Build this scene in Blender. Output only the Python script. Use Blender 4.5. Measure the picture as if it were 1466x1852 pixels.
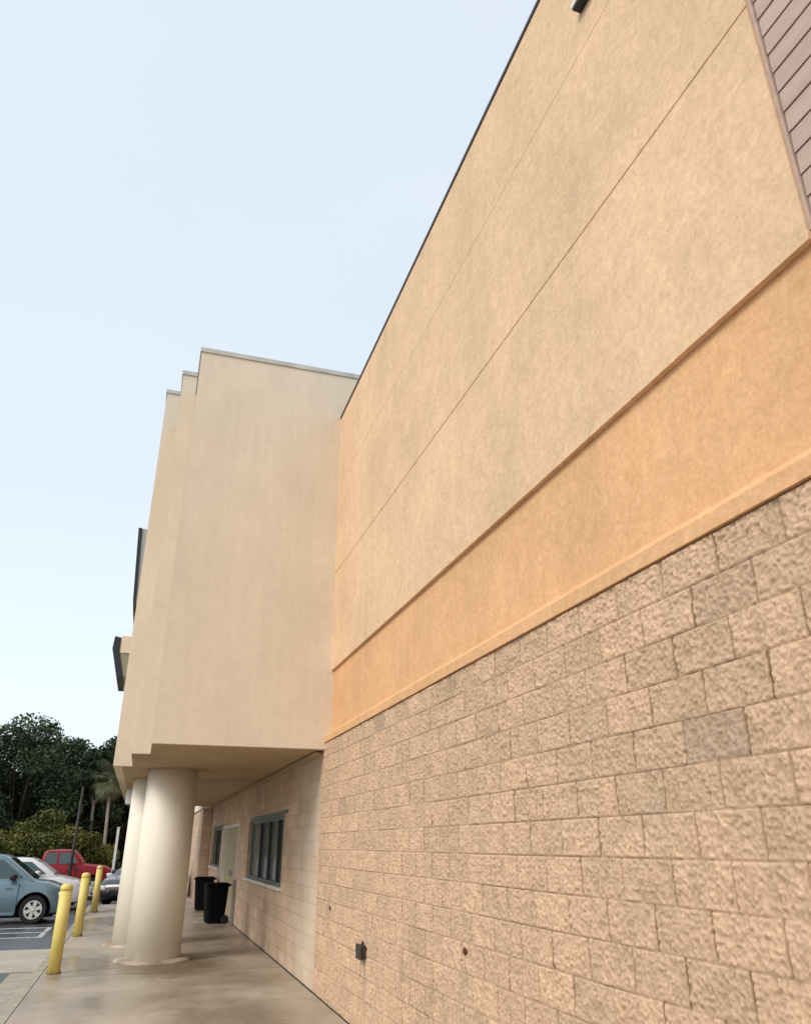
import bpy, bmesh, math, random
import numpy as np
from mathutils import Vector, Matrix

random.seed(7)
S = bpy.context.scene
for o in list(bpy.data.objects):
    bpy.data.objects.remove(o)
COL = S.collection

# ------------------------------------------------------------------ camera
cam_d = bpy.data.cameras.new("camera")
cam = bpy.data.objects.new("camera", cam_d)
COL.objects.link(cam)
cam_d.sensor_fit = 'VERTICAL'
cam_d.sensor_height = 24.0
cam_d.lens = 24.0 * 1381.0 / 1852.0
cam_d.clip_start = 0.05
cam_d.clip_end = 3000
cam.location = (0, 0, 1.707)
cam.rotation_euler = (math.radians(90 + 23.55), 0, math.radians(-17.73))
S.camera = cam
S.render.resolution_x = 810
S.render.resolution_y = 1024

# ------------------------------------------------------------------ sky
SUN_EL, SUN_AZ = 40.0, -62.0          # degrees; azimuth measured from +Y towards +X
world = bpy.data.worlds.new("World")
S.world = world
world.use_nodes = True
wn = world.node_tree.nodes
wl = world.node_tree.links
wn.clear()
out = wn.new('ShaderNodeOutputWorld')
bg1 = wn.new('ShaderNodeBackground')
bg2 = wn.new('ShaderNodeBackground')
add = wn.new('ShaderNodeAddShader')
sky = wn.new('ShaderNodeTexSky')
sky.sky_type = 'NISHITA'
sky.sun_disc = False
sky.sun_elevation = math.radians(SUN_EL)
sky.sun_rotation = math.radians(SUN_AZ)
sky.air_density = 1.0
sky.dust_density = 3.0
bg1.inputs['Strength'].default_value = 0.05
wl.new(sky.outputs[0], bg1.inputs['Color'])
# thin overcast layer: pale, whiter towards the horizon, soft cloud mottling
tc = wn.new('ShaderNodeTexCoord')
sep = wn.new('ShaderNodeSeparateXYZ')
wl.new(tc.outputs['Generated'], sep.inputs[0])
ramp = wn.new('ShaderNodeValToRGB')
ramp.color_ramp.elements[0].position = 0.0
ramp.color_ramp.elements[0].color = (0.86, 0.93, 0.935, 1)
ramp.color_ramp.elements[1].position = 0.75
ramp.color_ramp.elements[1].color = (0.715, 0.79, 0.86, 1)
e = ramp.color_ramp.elements.new(0.16)
e.color = (0.80, 0.88, 0.91, 1)
e = ramp.color_ramp.elements.new(0.40)
e.color = (0.73, 0.805, 0.865, 1)
wl.new(sep.outputs['Z'], ramp.inputs[0])
nz = wn.new('ShaderNodeTexNoise')
nz.inputs['Scale'].default_value = 2.2
nz.inputs['Detail'].default_value = 5
nz.inputs['Roughness'].default_value = 0.45
mp = wn.new('ShaderNodeMapping')
mp.inputs['Scale'].default_value = (1, 1, 2.4)
wl.new(tc.outputs['Generated'], mp.inputs[0])
wl.new(mp.outputs[0], nz.inputs['Vector'])
nr = wn.new('ShaderNodeMapRange')
nr.inputs['From Min'].default_value = 0.35
nr.inputs['From Max'].default_value = 0.75
wl.new(nz.outputs[0], nr.inputs[0])
mixc = wn.new('ShaderNodeMixRGB')
mixc.inputs[2].default_value = (0.81, 0.86, 0.90, 1)
mf = wn.new('ShaderNodeMath')
mf.operation = 'MULTIPLY'
mf.inputs[1].default_value = 0.5
wl.new(nr.outputs[0], mf.inputs[0])
wl.new(mf.outputs[0], mixc.inputs[0])
wl.new(ramp.outputs[0], mixc.inputs[1])
wl.new(mixc.outputs[0], bg2.inputs['Color'])
bg2.inputs['Strength'].default_value = 0.86
wl.new(bg1.outputs[0], add.inputs[0])
wl.new(bg2.outputs[0], add.inputs[1])
wl.new(add.outputs[0], out.inputs[0])

# ------------------------------------------------------------------ sun behind thin cloud
sd = bpy.data.lights.new("sun", 'SUN')
sd.energy = 1.45
sd.angle = math.radians(24)
sd.color = (1.0, 0.95, 0.87)
sun = bpy.data.objects.new("sun", sd)
COL.objects.link(sun)
az, el = math.radians(SUN_AZ), math.radians(SUN_EL)
dv = Vector((math.sin(az) * math.cos(el), math.cos(az) * math.cos(el) * -1.0, math.sin(el)))
sun.rotation_euler = dv.to_track_quat('Z', 'Y').to_euler()
sky.sun_rotation = math.atan2(dv.x, dv.y)

S.view_settings.view_transform = 'Standard'
S.view_settings.look = 'None'
S.view_settings.gamma = 1
S.view_settings.exposure = 0.16
S.cycles.max_bounces = 8

# ================================================================== helpers
def tag(o, label=None, cat=None, group=None, kind=None):
    if label: o['label'] = label
    if cat: o['category'] = cat
    if group: o['group'] = group
    if kind: o['kind'] = kind
    return o

def empty(name, loc=(0, 0, 0), rz=0, **k):
    o = bpy.data.objects.new(name, None)
    o.empty_display_size = 0.2
    COL.objects.link(o)
    o.location = loc
    o.rotation_euler = (0, 0, rz)
    return tag(o, **k)

def link_mesh(name, me, mat, parent=None, smooth=False):
    o = bpy.data.objects.new(name, me)
    COL.objects.link(o)
    if parent: o.parent = parent
    for m in (mat if isinstance(mat, (list, tuple)) else [mat]):
        me.materials.append(m)
    if smooth:
        me.polygons.foreach_set('use_smooth', [True] * len(me.polygons))
    return o

def obj(name, bm, mat, parent=None, smooth=False, recalc=True):
    me = bpy.data.meshes.new(name)
    if recalc: bmesh.ops.recalc_face_normals(bm, faces=bm.faces)
    bm.to_mesh(me)
    bm.free()
    return link_mesh(name, me, mat, parent, smooth)

def box(bm, x0, x1, y0, y1, z0, z1, bev=0.0):
    r = bmesh.ops.create_cube(bm, size=1.0)
    for v in r['verts']:
        v.co = Vector(((x0 + x1) / 2 + v.co.x * (x1 - x0), (y0 + y1) / 2 + v.co.y * (y1 - y0), (z0 + z1) / 2 + v.co.z * (z1 - z0)))
    if bev > 0:
        es = set()
        for v in r['verts']:
            for ed in v.link_edges: es.add(ed)
        bmesh.ops.bevel(bm, geom=list(es), offset=bev, segments=2, affect='EDGES', profile=0.5)

def NB(*boxes, bev=0.0):
    bm = bmesh.new()
    for b in boxes: box(bm, *b, bev=bev)
    return bm

def lathe(bm, prof, c=(0, 0, 0), n=48, axis='z'):
    rings = []
    for (r, z) in prof:
        ring = []
        for i in range(n):
            a = 2 * math.pi * i / n
            if axis == 'z': p = (c[0] + r * math.cos(a), c[1] + r * math.sin(a), c[2] + z)
            else: p = (c[0] + r * math.cos(a), c[1] + z, c[2] + r * math.sin(a))
            ring.append(bm.verts.new(p))
        rings.append(ring)
    for a, b in zip(rings[:-1], rings[1:]):
        for i in range(n):
            bm.faces.new((a[i], a[(i + 1) % n], b[(i + 1) % n], b[i]))
    bm.faces.new(rings[0])
    bm.faces.new(rings[-1])

def tube(bm, pts, rads, n=7):
    rings = []
    for i, p in enumerate(pts):
        p = Vector(p)
        d = (Vector(pts[min(i + 1, len(pts) - 1)]) - Vector(pts[max(i - 1, 0)])).normalized()
        u = d.orthogonal().normalized()
        v = d.cross(u)
        rings.append([bm.verts.new(p + (u * math.cos(2 * math.pi * k / n) + v * math.sin(2 * math.pi * k / n)) * rads[i]) for k in range(n)])
    for i in range(len(rings) - 1):
        a, b = rings[i], rings[i + 1]
        # align start index
        best = min(range(n), key=lambda s: (a[0].co - b[s].co).length)
        b = b[best:] + b[:best]
        rings[i + 1] = b
        for k in range(n):
            bm.faces.new((a[k], a[(k + 1) % n], b[(k + 1) % n], b[k]))
    bm.faces.new(rings[0]); bm.faces.new(rings[-1])

def prism(bm, pts, axis, a0, a1):
    """pts in the two other axes (x,z for axis y; y,z for axis x; x,y for axis z)"""
    def P(p, a):
        if axis == 'y': return (p[0], a, p[1])
        if axis == 'x': return (a, p[0], p[1])
        return (p[0], p[1], a)
    A = [bm.verts.new(P(p, a0)) for p in pts]
    B = [bm.verts.new(P(p, a1)) for p in pts]
    n = len(pts)
    bm.faces.new(A); bm.faces.new(B)
    for i in range(n): bm.faces.new((A[i], A[(i + 1) % n], B[(i + 1) % n], B[i]))

# ================================================================== materials
def mat(name, color=(0.5, 0.5, 0.5), rough=0.7, metal=0.0, spec=0.5, var=0.0, vscale=3.0, bump=0.0, bscale=60.0,
        bdist=0.01, dark=None, stretch=(1, 1, 1), coat=0.0, ns2=0.0, detail=6.0, rvar=0.0):
    m = bpy.data.materials.new(name)
    m.use_nodes = True
    nt = m.node_tree
    N, L = nt.nodes, nt.links
    b = N['Principled BSDF']
    b.inputs['Base Color'].default_value = (*color, 1)
    b.inputs['Roughness'].default_value = rough
    b.inputs['Metallic'].default_value = metal
    b.inputs['Specular IOR Level'].default_value = spec
    b.inputs['Coat Weight'].default_value = coat
    tc = N.new('ShaderNodeTexCoord')
    if var > 0:
        mp = N.new('ShaderNodeMapping')
        mp.inputs['Scale'].default_value = stretch
        L.new(tc.outputs['Object'], mp.inputs[0])
        n = N.new('ShaderNodeTexNoise')
        n.inputs['Scale'].default_value = vscale
        n.inputs['Detail'].default_value = detail
        n.inputs['Roughness'].default_value = 0.6
        L.new(mp.outputs[0], n.inputs['Vector'])
        r = N.new('ShaderNodeMapRange')
        r.inputs['From Min'].default_value = 0.3
        r.inputs['From Max'].default_value = 0.7
        L.new(n.outputs[0], r.inputs[0])
        mx = N.new('ShaderNodeMixRGB')
        d = dark if dark else tuple(c * (1 - var) for c in color)
        mx.inputs[1].default_value = (*d, 1)
        mx.inputs[2].default_value = (*[min(1, c * (1 + var * 0.5)) for c in color], 1)
        L.new(r.outputs[0], mx.inputs[0])
        last = mx
        if ns2 > 0:
            n2 = N.new('ShaderNodeTexNoise')
            n2.inputs['Scale'].default_value = vscale * 14
            n2.inputs['Detail'].default_value = 4
            L.new(tc.outputs['Object'], n2.inputs['Vector'])
            r2 = N.new('ShaderNodeMapRange')
            r2.inputs['From Min'].default_value = 0.3
            r2.inputs['From Max'].default_value = 0.7
            r2.inputs['To Min'].default_value = 1 - ns2
            r2.inputs['To Max'].default_value = 1 + ns2
            L.new(n2.outputs[0], r2.inputs[0])
            mm = N.new('ShaderNodeVectorMath')
            mm.operation = 'SCALE'
            L.new(mx.outputs[0], mm.inputs[0])
            L.new(r2.outputs[0], mm.inputs['Scale'])
            last = mm
        L.new(last.outputs[0], b.inputs['Base Color'])
        if rvar > 0:
            rr = N.new('ShaderNodeMapRange')
            rr.inputs['From Min'].default_value = 0.35
            rr.inputs['From Max'].default_value = 0.65
            rr.inputs['To Min'].default_value = max(0.05, rough - rvar)
            rr.inputs['To Max'].default_value = rough
            L.new(n.outputs[0], rr.inputs[0])
            L.new(rr.outputs[0], b.inputs['Roughness'])
    if bump > 0:
        n3 = N.new('ShaderNodeTexNoise')
        n3.inputs['Scale'].default_value = bscale
        n3.inputs['Detail'].default_value = 5
        n3.inputs['Roughness'].default_value = 0.65
        L.new(tc.outputs['Object'], n3.inputs['Vector'])
        bp = N.new('ShaderNodeBump')
        bp.inputs['Strength'].default_value = bump
        bp.inputs['Distance'].default_value = bdist
        L.new(n3.outputs[0], bp.inputs['Height'])
        L.new(bp.outputs[0], b.inputs['Normal'])
    return m

def stucco(name, color, c2, streak=0.12, sc=1.0, fine=1.0):
    """troweled synthetic stucco: two-tone swirl mottling, faint rain streaks and a sandy grain"""
    m = bpy.data.materials.new(name)
    m.use_nodes = True
    N, L = m.node_tree.nodes, m.node_tree.links
    b = N['Principled BSDF']
    b.inputs['Roughness'].default_value = 0.9
    b.inputs['Specular IOR Level'].default_value = 0.25
    tc = N.new('ShaderNodeTexCoord')
    n = N.new('ShaderNodeTexNoise')
    n.inputs['Scale'].default_value = 7.5 * sc
    n.inputs['Detail'].default_value = 8
    n.inputs['Roughness'].default_value = 0.68
    n.inputs['Distortion'].default_value = 1.1
    L.new(tc.outputs['Object'], n.inputs['Vector'])
    r = N.new('ShaderNodeMapRange')
    r.inputs['From Min'].default_value = 0.30
    r.inputs['From Max'].default_value = 0.70
    L.new(n.outputs[0], r.inputs[0])
    mx = N.new('ShaderNodeMixRGB')
    mx.inputs[1].default_value = (*c2, 1)
    mx.inputs[2].default_value = (*color, 1)
    L.new(r.outputs[0], mx.inputs[0])
    # large blotches
    n2 = N.new('ShaderNodeTexNoise')
    n2.inputs['Scale'].default_value = 0.9
    n2.inputs['Detail'].default_value = 5
    n2.inputs['Roughness'].default_value = 0.6
    L.new(tc.outputs['Object'], n2.inputs['Vector'])
    r2 = N.new('ShaderNodeMapRange')
    r2.inputs['From Min'].default_value = 0.32
    r2.inputs['From Max'].default_value = 0.68
    r2.inputs['To Min'].default_value = 1 - 0.10 * (0.4 + 0.6 * fine)
    r2.inputs['To Max'].default_value = 1 + 0.07 * (0.4 + 0.6 * fine)
    L.new(n2.outputs[0], r2.inputs[0])
    # vertical streaks
    mp = N.new('ShaderNodeMapping')
    mp.inputs['Scale'].default_value = (3.2, 3.2, 0.28)
    L.new(tc.outputs['Object'], mp.inputs[0])
    n4 = N.new('ShaderNodeTexNoise')
    n4.inputs['Scale'].default_value = 2.2
    n4.inputs['Detail'].default_value = 7
    n4.inputs['Roughness'].default_value = 0.62
    L.new(mp.outputs[0], n4.inputs['Vector'])
    r4 = N.new('ShaderNodeMapRange')
    r4.inputs['From Min'].default_value = 0.34
    r4.inputs['From Max'].default_value = 0.62
    r4.inputs['To Min'].default_value = 1 - streak
    r4.inputs['To Max'].default_value = 1.0
    L.new(n4.outputs[0], r4.inputs[0])
    n5 = N.new('ShaderNodeTexNoise')
    n5.inputs['Scale'].default_value = 30 * sc
    n5.inputs['Detail'].default_value = 5
    n5.inputs['Roughness'].default_value = 0.7
    n5.inputs['Distortion'].default_value = 0.6
    L.new(tc.outputs['Object'], n5.inputs['Vector'])
    r5 = N.new('ShaderNodeMapRange')
    r5.inputs['From Min'].default_value = 0.32
    r5.inputs['From Max'].default_value = 0.68
    r5.inputs['To Min'].default_value = 1 - 0.12 * fine
    r5.inputs['To Max'].default_value = 1 + 0.10 * fine
    L.new(n5.outputs[0], r5.inputs[0])
    p5 = N.new('ShaderNodeMath')
    p5.operation = 'MULTIPLY'
    L.new(r5.outputs[0], p5.inputs[0])
    L.new(r4.outputs[0], p5.inputs[1])
    pr = N.new('ShaderNodeMath')
    pr.operation = 'MULTIPLY'
    L.new(r2.outputs[0], pr.inputs[0])
    L.new(p5.outputs[0], pr.inputs[1])
    vm = N.new('ShaderNodeVectorMath')
    vm.operation = 'SCALE'
    L.new(mx.outputs[0], vm.inputs[0])
    L.new(pr.outputs[0], vm.inputs['Scale'])
    L.new(vm.outputs[0], b.inputs['Base Color'])
    g = N.new('ShaderNodeTexNoise')
    g.inputs['Scale'].default_value = 130
    g.inputs['Detail'].default_value = 4
    g.inputs['Roughness'].default_value = 0.7
    L.new(tc.outputs['Object'], g.inputs['Vector'])
    b1 = N.new('ShaderNodeBump')
    b1.inputs['Strength'].default_value = 0.35
    b1.inputs['Distance'].default_value = 0.003
    L.new(g.outputs[0], b1.inputs['Height'])
    b2 = N.new('ShaderNodeBump')
    b2.inputs['Strength'].default_value = 0.35
    b2.inputs['Distance'].default_value = 0.008
    L.new(n.outputs[0], b2.inputs['Height'])
    L.new(b1.outputs[0], b2.inputs['Normal'])
    L.new(b2.outputs[0], b.inputs['Normal'])
    return m

M = {}
M['stucco'] = stucco('cream_stucco', (0.85, 0.60, 0.385), (0.70, 0.475, 0.295), 0.05)
M['band'] = stucco('orange_stucco', (0.82, 0.50, 0.265), (0.69, 0.395, 0.19), 0.05)
M['bulkhead'] = stucco('pale_stucco', (0.765, 0.645, 0.50), (0.745, 0.625, 0.48), 0.05, 0.5, 0.35)
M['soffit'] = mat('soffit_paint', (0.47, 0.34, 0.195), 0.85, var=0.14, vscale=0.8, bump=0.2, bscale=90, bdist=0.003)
M['column'] = mat('column_paint', (0.88, 0.815, 0.68), 0.55, var=0.06, vscale=1.2, stretch=(1, 1, 0.3), bump=0.25, bscale=35, bdist=0.003)
M['coping'] = mat('coping_metal', (0.55, 0.54, 0.48), 0.6, metal=0.0, var=0.25, vscale=3)
M['coping_dark'] = mat('dark_coping_metal', (0.05, 0.055, 0.06), 0.5, metal=0.3)
M['siding'] = mat('siding_paint', (0.50, 0.365, 0.295), 0.7, var=0.14, vscale=2.0, stretch=(1, 0.4, 6), bump=0.3, bscale=120, bdist=0.002, ns2=0.05)
M['dark'] = mat('dark_gap_and_shade', (0.03, 0.02, 0.015), 0.9)
M['seam'] = mat('joint_shadow', (0.40, 0.27, 0.14), 0.9)
M['white_frame'] = mat('white_frame', (0.72, 0.70, 0.64), 0.5, var=0.08, vscale=8)
M['teal_frame'] = mat('grey_green_frame', (0.16, 0.21, 0.19), 0.45, metal=0.3)
M['mullion'] = mat('dark_mullion', (0.02, 0.022, 0.02), 0.4)
M['glass'] = mat('window_glass', (0.20, 0.215, 0.195), 0.15, spec=0.7, var=0.3, vscale=0.8, detail=3)
M['reveal'] = mat('window_reveal', (0.22, 0.14, 0.08), 0.85)
M['door'] = mat('door_paint', (0.42, 0.35, 0.22), 0.55, var=0.1, vscale=1.5)
M['steel'] = mat('steel', (0.5, 0.5, 0.5), 0.35, metal=0.9)
M['bronze'] = mat('bronze_box', (0.055, 0.042, 0.03), 0.5, metal=0.2, var=0.3, vscale=20)
M['yellow'] = mat('bollard_yellow', (0.80, 0.635, 0.18), 0.5, var=0.14, vscale=5, stretch=(1, 1, 0.4), bump=0.08, bscale=30, bdist=0.003, ns2=0.05)
M['orange_yellow'] = mat('bollard_cap_reflection', (0.82, 0.50, 0.25), 0.5, var=0.1, vscale=6)  # orange reflection painted into the cap colour of the farthest bollard
M['bollard_base'] = mat('bollard_base_dirt', (0.28, 0.22, 0.05), 0.8, var=0.5, vscale=12)
M['bin'] = mat('bin_plastic', (0.0025, 0.0025, 0.003), 0.75, spec=0.12, bump=0.1, bscale=40)
M['rubber'] = mat('rubber', (0.012, 0.012, 0.012), 0.8)
M['rim'] = mat('alloy_rim', (0.70, 0.69, 0.66), 0.35, metal=0.5)
M['arch'] = mat('wheel_well', (0.008, 0.008, 0.009), 0.95)
M['trim'] = mat('black_trim', (0.012, 0.012, 0.014), 0.5)
M['carglass'] = mat('car_glass', (0.03, 0.06, 0.06), 0.04, spec=0.9)
M['lamp'] = mat('lamp_lens', (0.75, 0.76, 0.78), 0.1, spec=0.9)
M['amber'] = mat('amber_lens', (0.75, 0.25, 0.04), 0.2)
M['paint_blue'] = mat('blue_grey_paint', (0.145, 0.225, 0.265), 0.3, metal=0.35, coat=0.8)
M['paint_white'] = mat('white_paint', (0.72, 0.73, 0.74), 0.3, coat=0.7)
M['paint_red'] = mat('red_paint', (0.23, 0.006, 0.012), 0.4, spec=0.25, coat=0.15)
M['paint_black'] = mat('black_paint', (0.012, 0.013, 0.016), 0.25, coat=0.9)
M['bark'] = mat('bark', (0.055, 0.042, 0.032), 0.9, var=0.4, vscale=4, stretch=(1, 1, 0.2), bump=0.6, bscale=15, bdist=0.03)
M['pale_bark'] = mat('pale_bark', (0.34, 0.30, 0.25), 0.9, var=0.3, vscale=5, stretch=(1, 1, 0.3), bump=0.4, bscale=20, bdist=0.02)
M['pole_dark'] = mat('dark_pole', (0.02, 0.022, 0.02), 0.6)
M['pole_white'] = mat('white_pole', (0.75, 0.76, 0.78), 0.5)
M['sign_dark'] = mat('sign_dark', (0.012, 0.015, 0.018), 0.35)
M['sign_side'] = mat('sign_return', (0.35, 0.38, 0.37), 0.5)
M['sign_white'] = mat('sign_white_edge', (0.85, 0.82, 0.74), 0.45)
M['sign_face'] = mat('sign_face', (0.30, 0.27, 0.19), 0.5)
M['rust'] = mat('rust', (0.10, 0.03, 0.015), 0.9)
M['line'] = mat('worn_line_paint', (0.66, 0.66, 0.64), 0.6, var=0.45, vscale=14, dark=(0.16, 0.16, 0.16))

def leafmat(name, c1, c2):
    m = bpy.data.materials.new(name)
    m.use_nodes = True
    N, L = m.node_tree.nodes, m.node_tree.links
    b = N['Principled BSDF']
    b.inputs['Roughness'].default_value = 0.65
    b.inputs['Specular IOR Level'].default_value = 0.25
    at = N.new('ShaderNodeAttribute')
    at.attribute_name = 'tint'
    mx = N.new('ShaderNodeMixRGB')
    mx.inputs[1].default_value = (*c1, 1)
    mx.inputs[2].default_value = (*c2, 1)
    L.new(at.outputs['Fac'], mx.inputs[0])
    L.new(mx.outputs[0], b.inputs['Base Color'])
    return m
M['leaf_dark'] = leafmat('oak_leaves', (0.012, 0.024, 0.010), (0.075, 0.108, 0.052))
M['leaf_mid'] = leafmat('myrtle_leaves', (0.045, 0.060, 0.012), (0.21, 0.20, 0.05))
M['leaf_palm'] = leafmat('palm_leaves', (0.040, 0.055, 0.022), (0.16, 0.17, 0.09))
M['leaf_hedge'] = leafmat('hedge_leaves', (0.012, 0.025, 0.008), (0.055, 0.085, 0.022))

# split-face masonry: per-block tint, joints and pits are stored on the mesh
def blockmat():
    m = bpy.data.materials.new('split_face_block')
    m.use_nodes = True
    N, L = m.node_tree.nodes, m.node_tree.links
    b = N['Principled BSDF']
    b.inputs['Roughness'].default_value = 0.95
    b.inputs['Specular IOR Level'].default_value = 0.2
    at = N.new('ShaderNodeAttribute')
    at.attribute_name = 'blk'
    sp = N.new('ShaderNodeSeparateColor')
    L.new(at.outputs['Color'], sp.inputs[0])
    rp = N.new('ShaderNodeValToRGB')
    els = rp.color_ramp.elements
    els[0].position = 0.0; els[0].color = (0.50, 0.365, 0.265, 1)
    els[1].position = 1.0; els[1].color = (0.73, 0.495, 0.335, 1)
    for p_, c_ in ((0.07, (0.55, 0.395, 0.28)), (0.35, (0.635, 0.435, 0.295)), (0.7, (0.69, 0.47, 0.32))):
        q = els.new(p_); q.color = (*c_, 1)
    L.new(sp.outputs[0], rp.inputs[0])
    tc = N.new('ShaderNodeTexCoord')
    n = N.new('ShaderNodeTexNoise')
    n.inputs['Scale'].default_value = 45
    n.inputs['Detail'].default_value = 6
    n.inputs['Roughness'].default_value = 0.75
    L.new(tc.outputs['Object'], n.inputs['Vector'])
    r = N.new('ShaderNodeMapRange')
    r.inputs['From Min'].default_value = 0.3
    r.inputs['From Max'].default_value = 0.7
    r.inputs['To Min'].default_value = 0.80
    r.inputs['To Max'].default_value = 1.14
    L.new(n.outputs[0], r.inputs[0])
    # grimy large patches
    n2 = N.new('ShaderNodeTexNoise')
    n2.inputs['Scale'].default_value = 1.6
    n2.inputs['Detail'].default_value = 6
    n2.inputs['Roughness'].default_value = 0.7
    L.new(tc.outputs['Object'], n2.inputs['Vector'])
    r2 = N.new('ShaderNodeMapRange')
    r2.inputs['From Min'].default_value = 0.52
    r2.inputs['From Max'].default_value = 0.72
    L.new(n2.outputs[0], r2.inputs[0])
    vm = N.new('ShaderNodeVectorMath'); vm.operation = 'SCALE'
    L.new(rp.outputs[0], vm.inputs[0]); L.new(r.outputs[0], vm.inputs['Scale'])
    mg = N.new('ShaderNodeMixRGB')
    mg.inputs[2].default_value = (0.46, 0.385, 0.27, 1)
    gf = N.new('ShaderNodeMath'); gf.operation = 'MULTIPLY'; gf.inputs[1].default_value = 0.40
    L.new(r2.outputs[0], gf.inputs[0])
    L.new(gf.outputs[0], mg.inputs[0]); L.new(vm.outputs[0], mg.inputs[1])
    mj = N.new('ShaderNodeMixRGB')
    mj.inputs[2].default_value = (0.17, 0.095, 0.042, 1)
    mst = N.new('ShaderNodeMixRGB')
    mst.inputs[2].default_value = (0.30, 0.235, 0.15, 1)
    at2 = N.new('ShaderNodeAttribute')
    at2.attribute_name = 'stain'
    L.new(at2.outputs['Fac'], mst.inputs[0]); L.new(mg.outputs[0], mst.inputs[1])
    L.new(sp.outputs[1], mj.inputs[0]); L.new(mst.outputs[0], mj.inputs[1])
    md = N.new('ShaderNodeMixRGB')
    md.inputs[2].default_value = (0.36, 0.25, 0.15, 1)
    L.new(sp.outputs[2], md.inputs[0]); L.new(mj.outputs[0], md.inputs[1])
    L.new(md.outputs[0], b.inputs['Base Color'])
    bp = N.new('ShaderNodeBump')
    bp.inputs['Strength'].default_value = 0.7
    bp.inputs['Distance'].default_value = 0.006
    L.new(n.outputs[0], bp.inputs['Height'])
    L.new(bp.outputs[0], b.inputs['Normal'])
    return m
M['block'] = blockmat()

def smoothblock():
    m = bpy.data.materials.new('painted_block')
    m.use_nodes = True
    N, L = m.node_tree.nodes, m.node_tree.links
    b = N['Principled BSDF']
    b.inputs['Roughness'].default_value = 0.85
    tc = N.new('ShaderNodeTexCoord')
    sp = N.new('ShaderNodeSeparateXYZ')
    L.new(tc.outputs['Object'], sp.inputs[0])
    cb = N.new('ShaderNodeCombineXYZ')
    L.new(sp.outputs['Y'], cb.inputs[0]); L.new(sp.outputs['Z'], cb.inputs[1])
    br = N.new('ShaderNodeTexBrick')
    br.inputs['Color1'].default_value = (0.64, 0.46, 0.33, 1)
    br.inputs['Color2'].default_value = (0.52, 0.37, 0.25, 1)
    br.inputs['Mortar'].default_value = (0.40, 0.28, 0.17, 1)
    br.inputs['Scale'].default_value = 1.0
    br.inputs['Mortar Size'].default_value = 0.006
    br.inputs['Mortar Smooth'].default_value = 0.3
    br.inputs['Brick Width'].default_value = 0.4
    br.inputs['Row Height'].default_value = 0.195
    L.new(cb.outputs[0], br.inputs['Vector'])
    n = N.new('ShaderNodeTexNoise'); n.inputs['Scale'].default_value = 1.2; n.inputs['Detail'].default_value = 6
    L.new(tc.outputs['Object'], n.inputs['Vector'])
    r = N.new('ShaderNodeMapRange'); r.inputs['From Min'].default_value = 0.3; r.inputs['From Max'].default_value = 0.7
    r.inputs['To Min'].default_value = 0.82; r.inputs['To Max'].default_value = 1.1
    L.new(n.outputs[0], r.inputs[0])
    vm = N.new('ShaderNodeVectorMath'); vm.operation = 'SCALE'
    L.new(br.outputs[0], vm.inputs[0]); L.new(r.outputs[0], vm.inputs['Scale'])
    # white mineral bloom on the blocks by the corner
    ne = N.new('ShaderNodeTexNoise'); ne.inputs['Scale'].default_value = 2.5; ne.inputs['Detail'].default_value = 7
    L.new(tc.outputs['Object'], ne.inputs['Vector'])
    ad = N.new('ShaderNodeMath'); ad.operation = 'MULTIPLY_ADD'; ad.inputs[1].default_value = 2.4
    L.new(ne.outputs[0], ad.inputs[0]); L.new(sp.outputs['Y'], ad.inputs[2])
    re = N.new('ShaderNodeMapRange'); re.inputs['From Min'].default_value = 13.1; re.inputs['From Max'].default_value = 14.6
    re.inputs['To Min'].default_value = 0.45; re.inputs['To Max'].default_value = 0.0
    L.new(ad.outputs[0], re.inputs[0])
    me_ = N.new('ShaderNodeMixRGB'); me_.inputs[2].default_value = (0.66, 0.57, 0.45, 1)
    L.new(re.outputs[0], me_.inputs[0]); L.new(vm.outputs[0], me_.inputs[1])
    L.new(me_.outputs[0], b.inputs['Base Color'])
    n3 = N.new('ShaderNodeTexNoise'); n3.inputs['Scale'].default_value = 40; n3.inputs['Detail'].default_value = 5
    L.new(tc.outputs['Object'], n3.inputs['Vector'])
    ma = N.new('ShaderNodeMath'); ma.operation = 'MULTIPLY_ADD'
    ma.inputs[1].default_value = -0.7
    L.new(br.outputs['Fac'], ma.inputs[0]); L.new(n3.outputs[0], ma.inputs[2])
    bp = N.new('ShaderNodeBump'); bp.inputs['Strength'].default_value = 0.6; bp.inputs['Distance'].default_value = 0.01
    L.new(ma.outputs[0], bp.inputs['Height']); L.new(bp.outputs[0], b.inputs['Normal'])
    return m
M['smoothblock'] = smoothblock()
M['pale_strip'] = mat('efflorescence_block', (0.63, 0.53, 0.42), 0.85, var=0.18, vscale=3, stretch=(1, 1, 0.4), bump=0.35, bscale=30, bdist=0.006, ns2=0.06)

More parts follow.
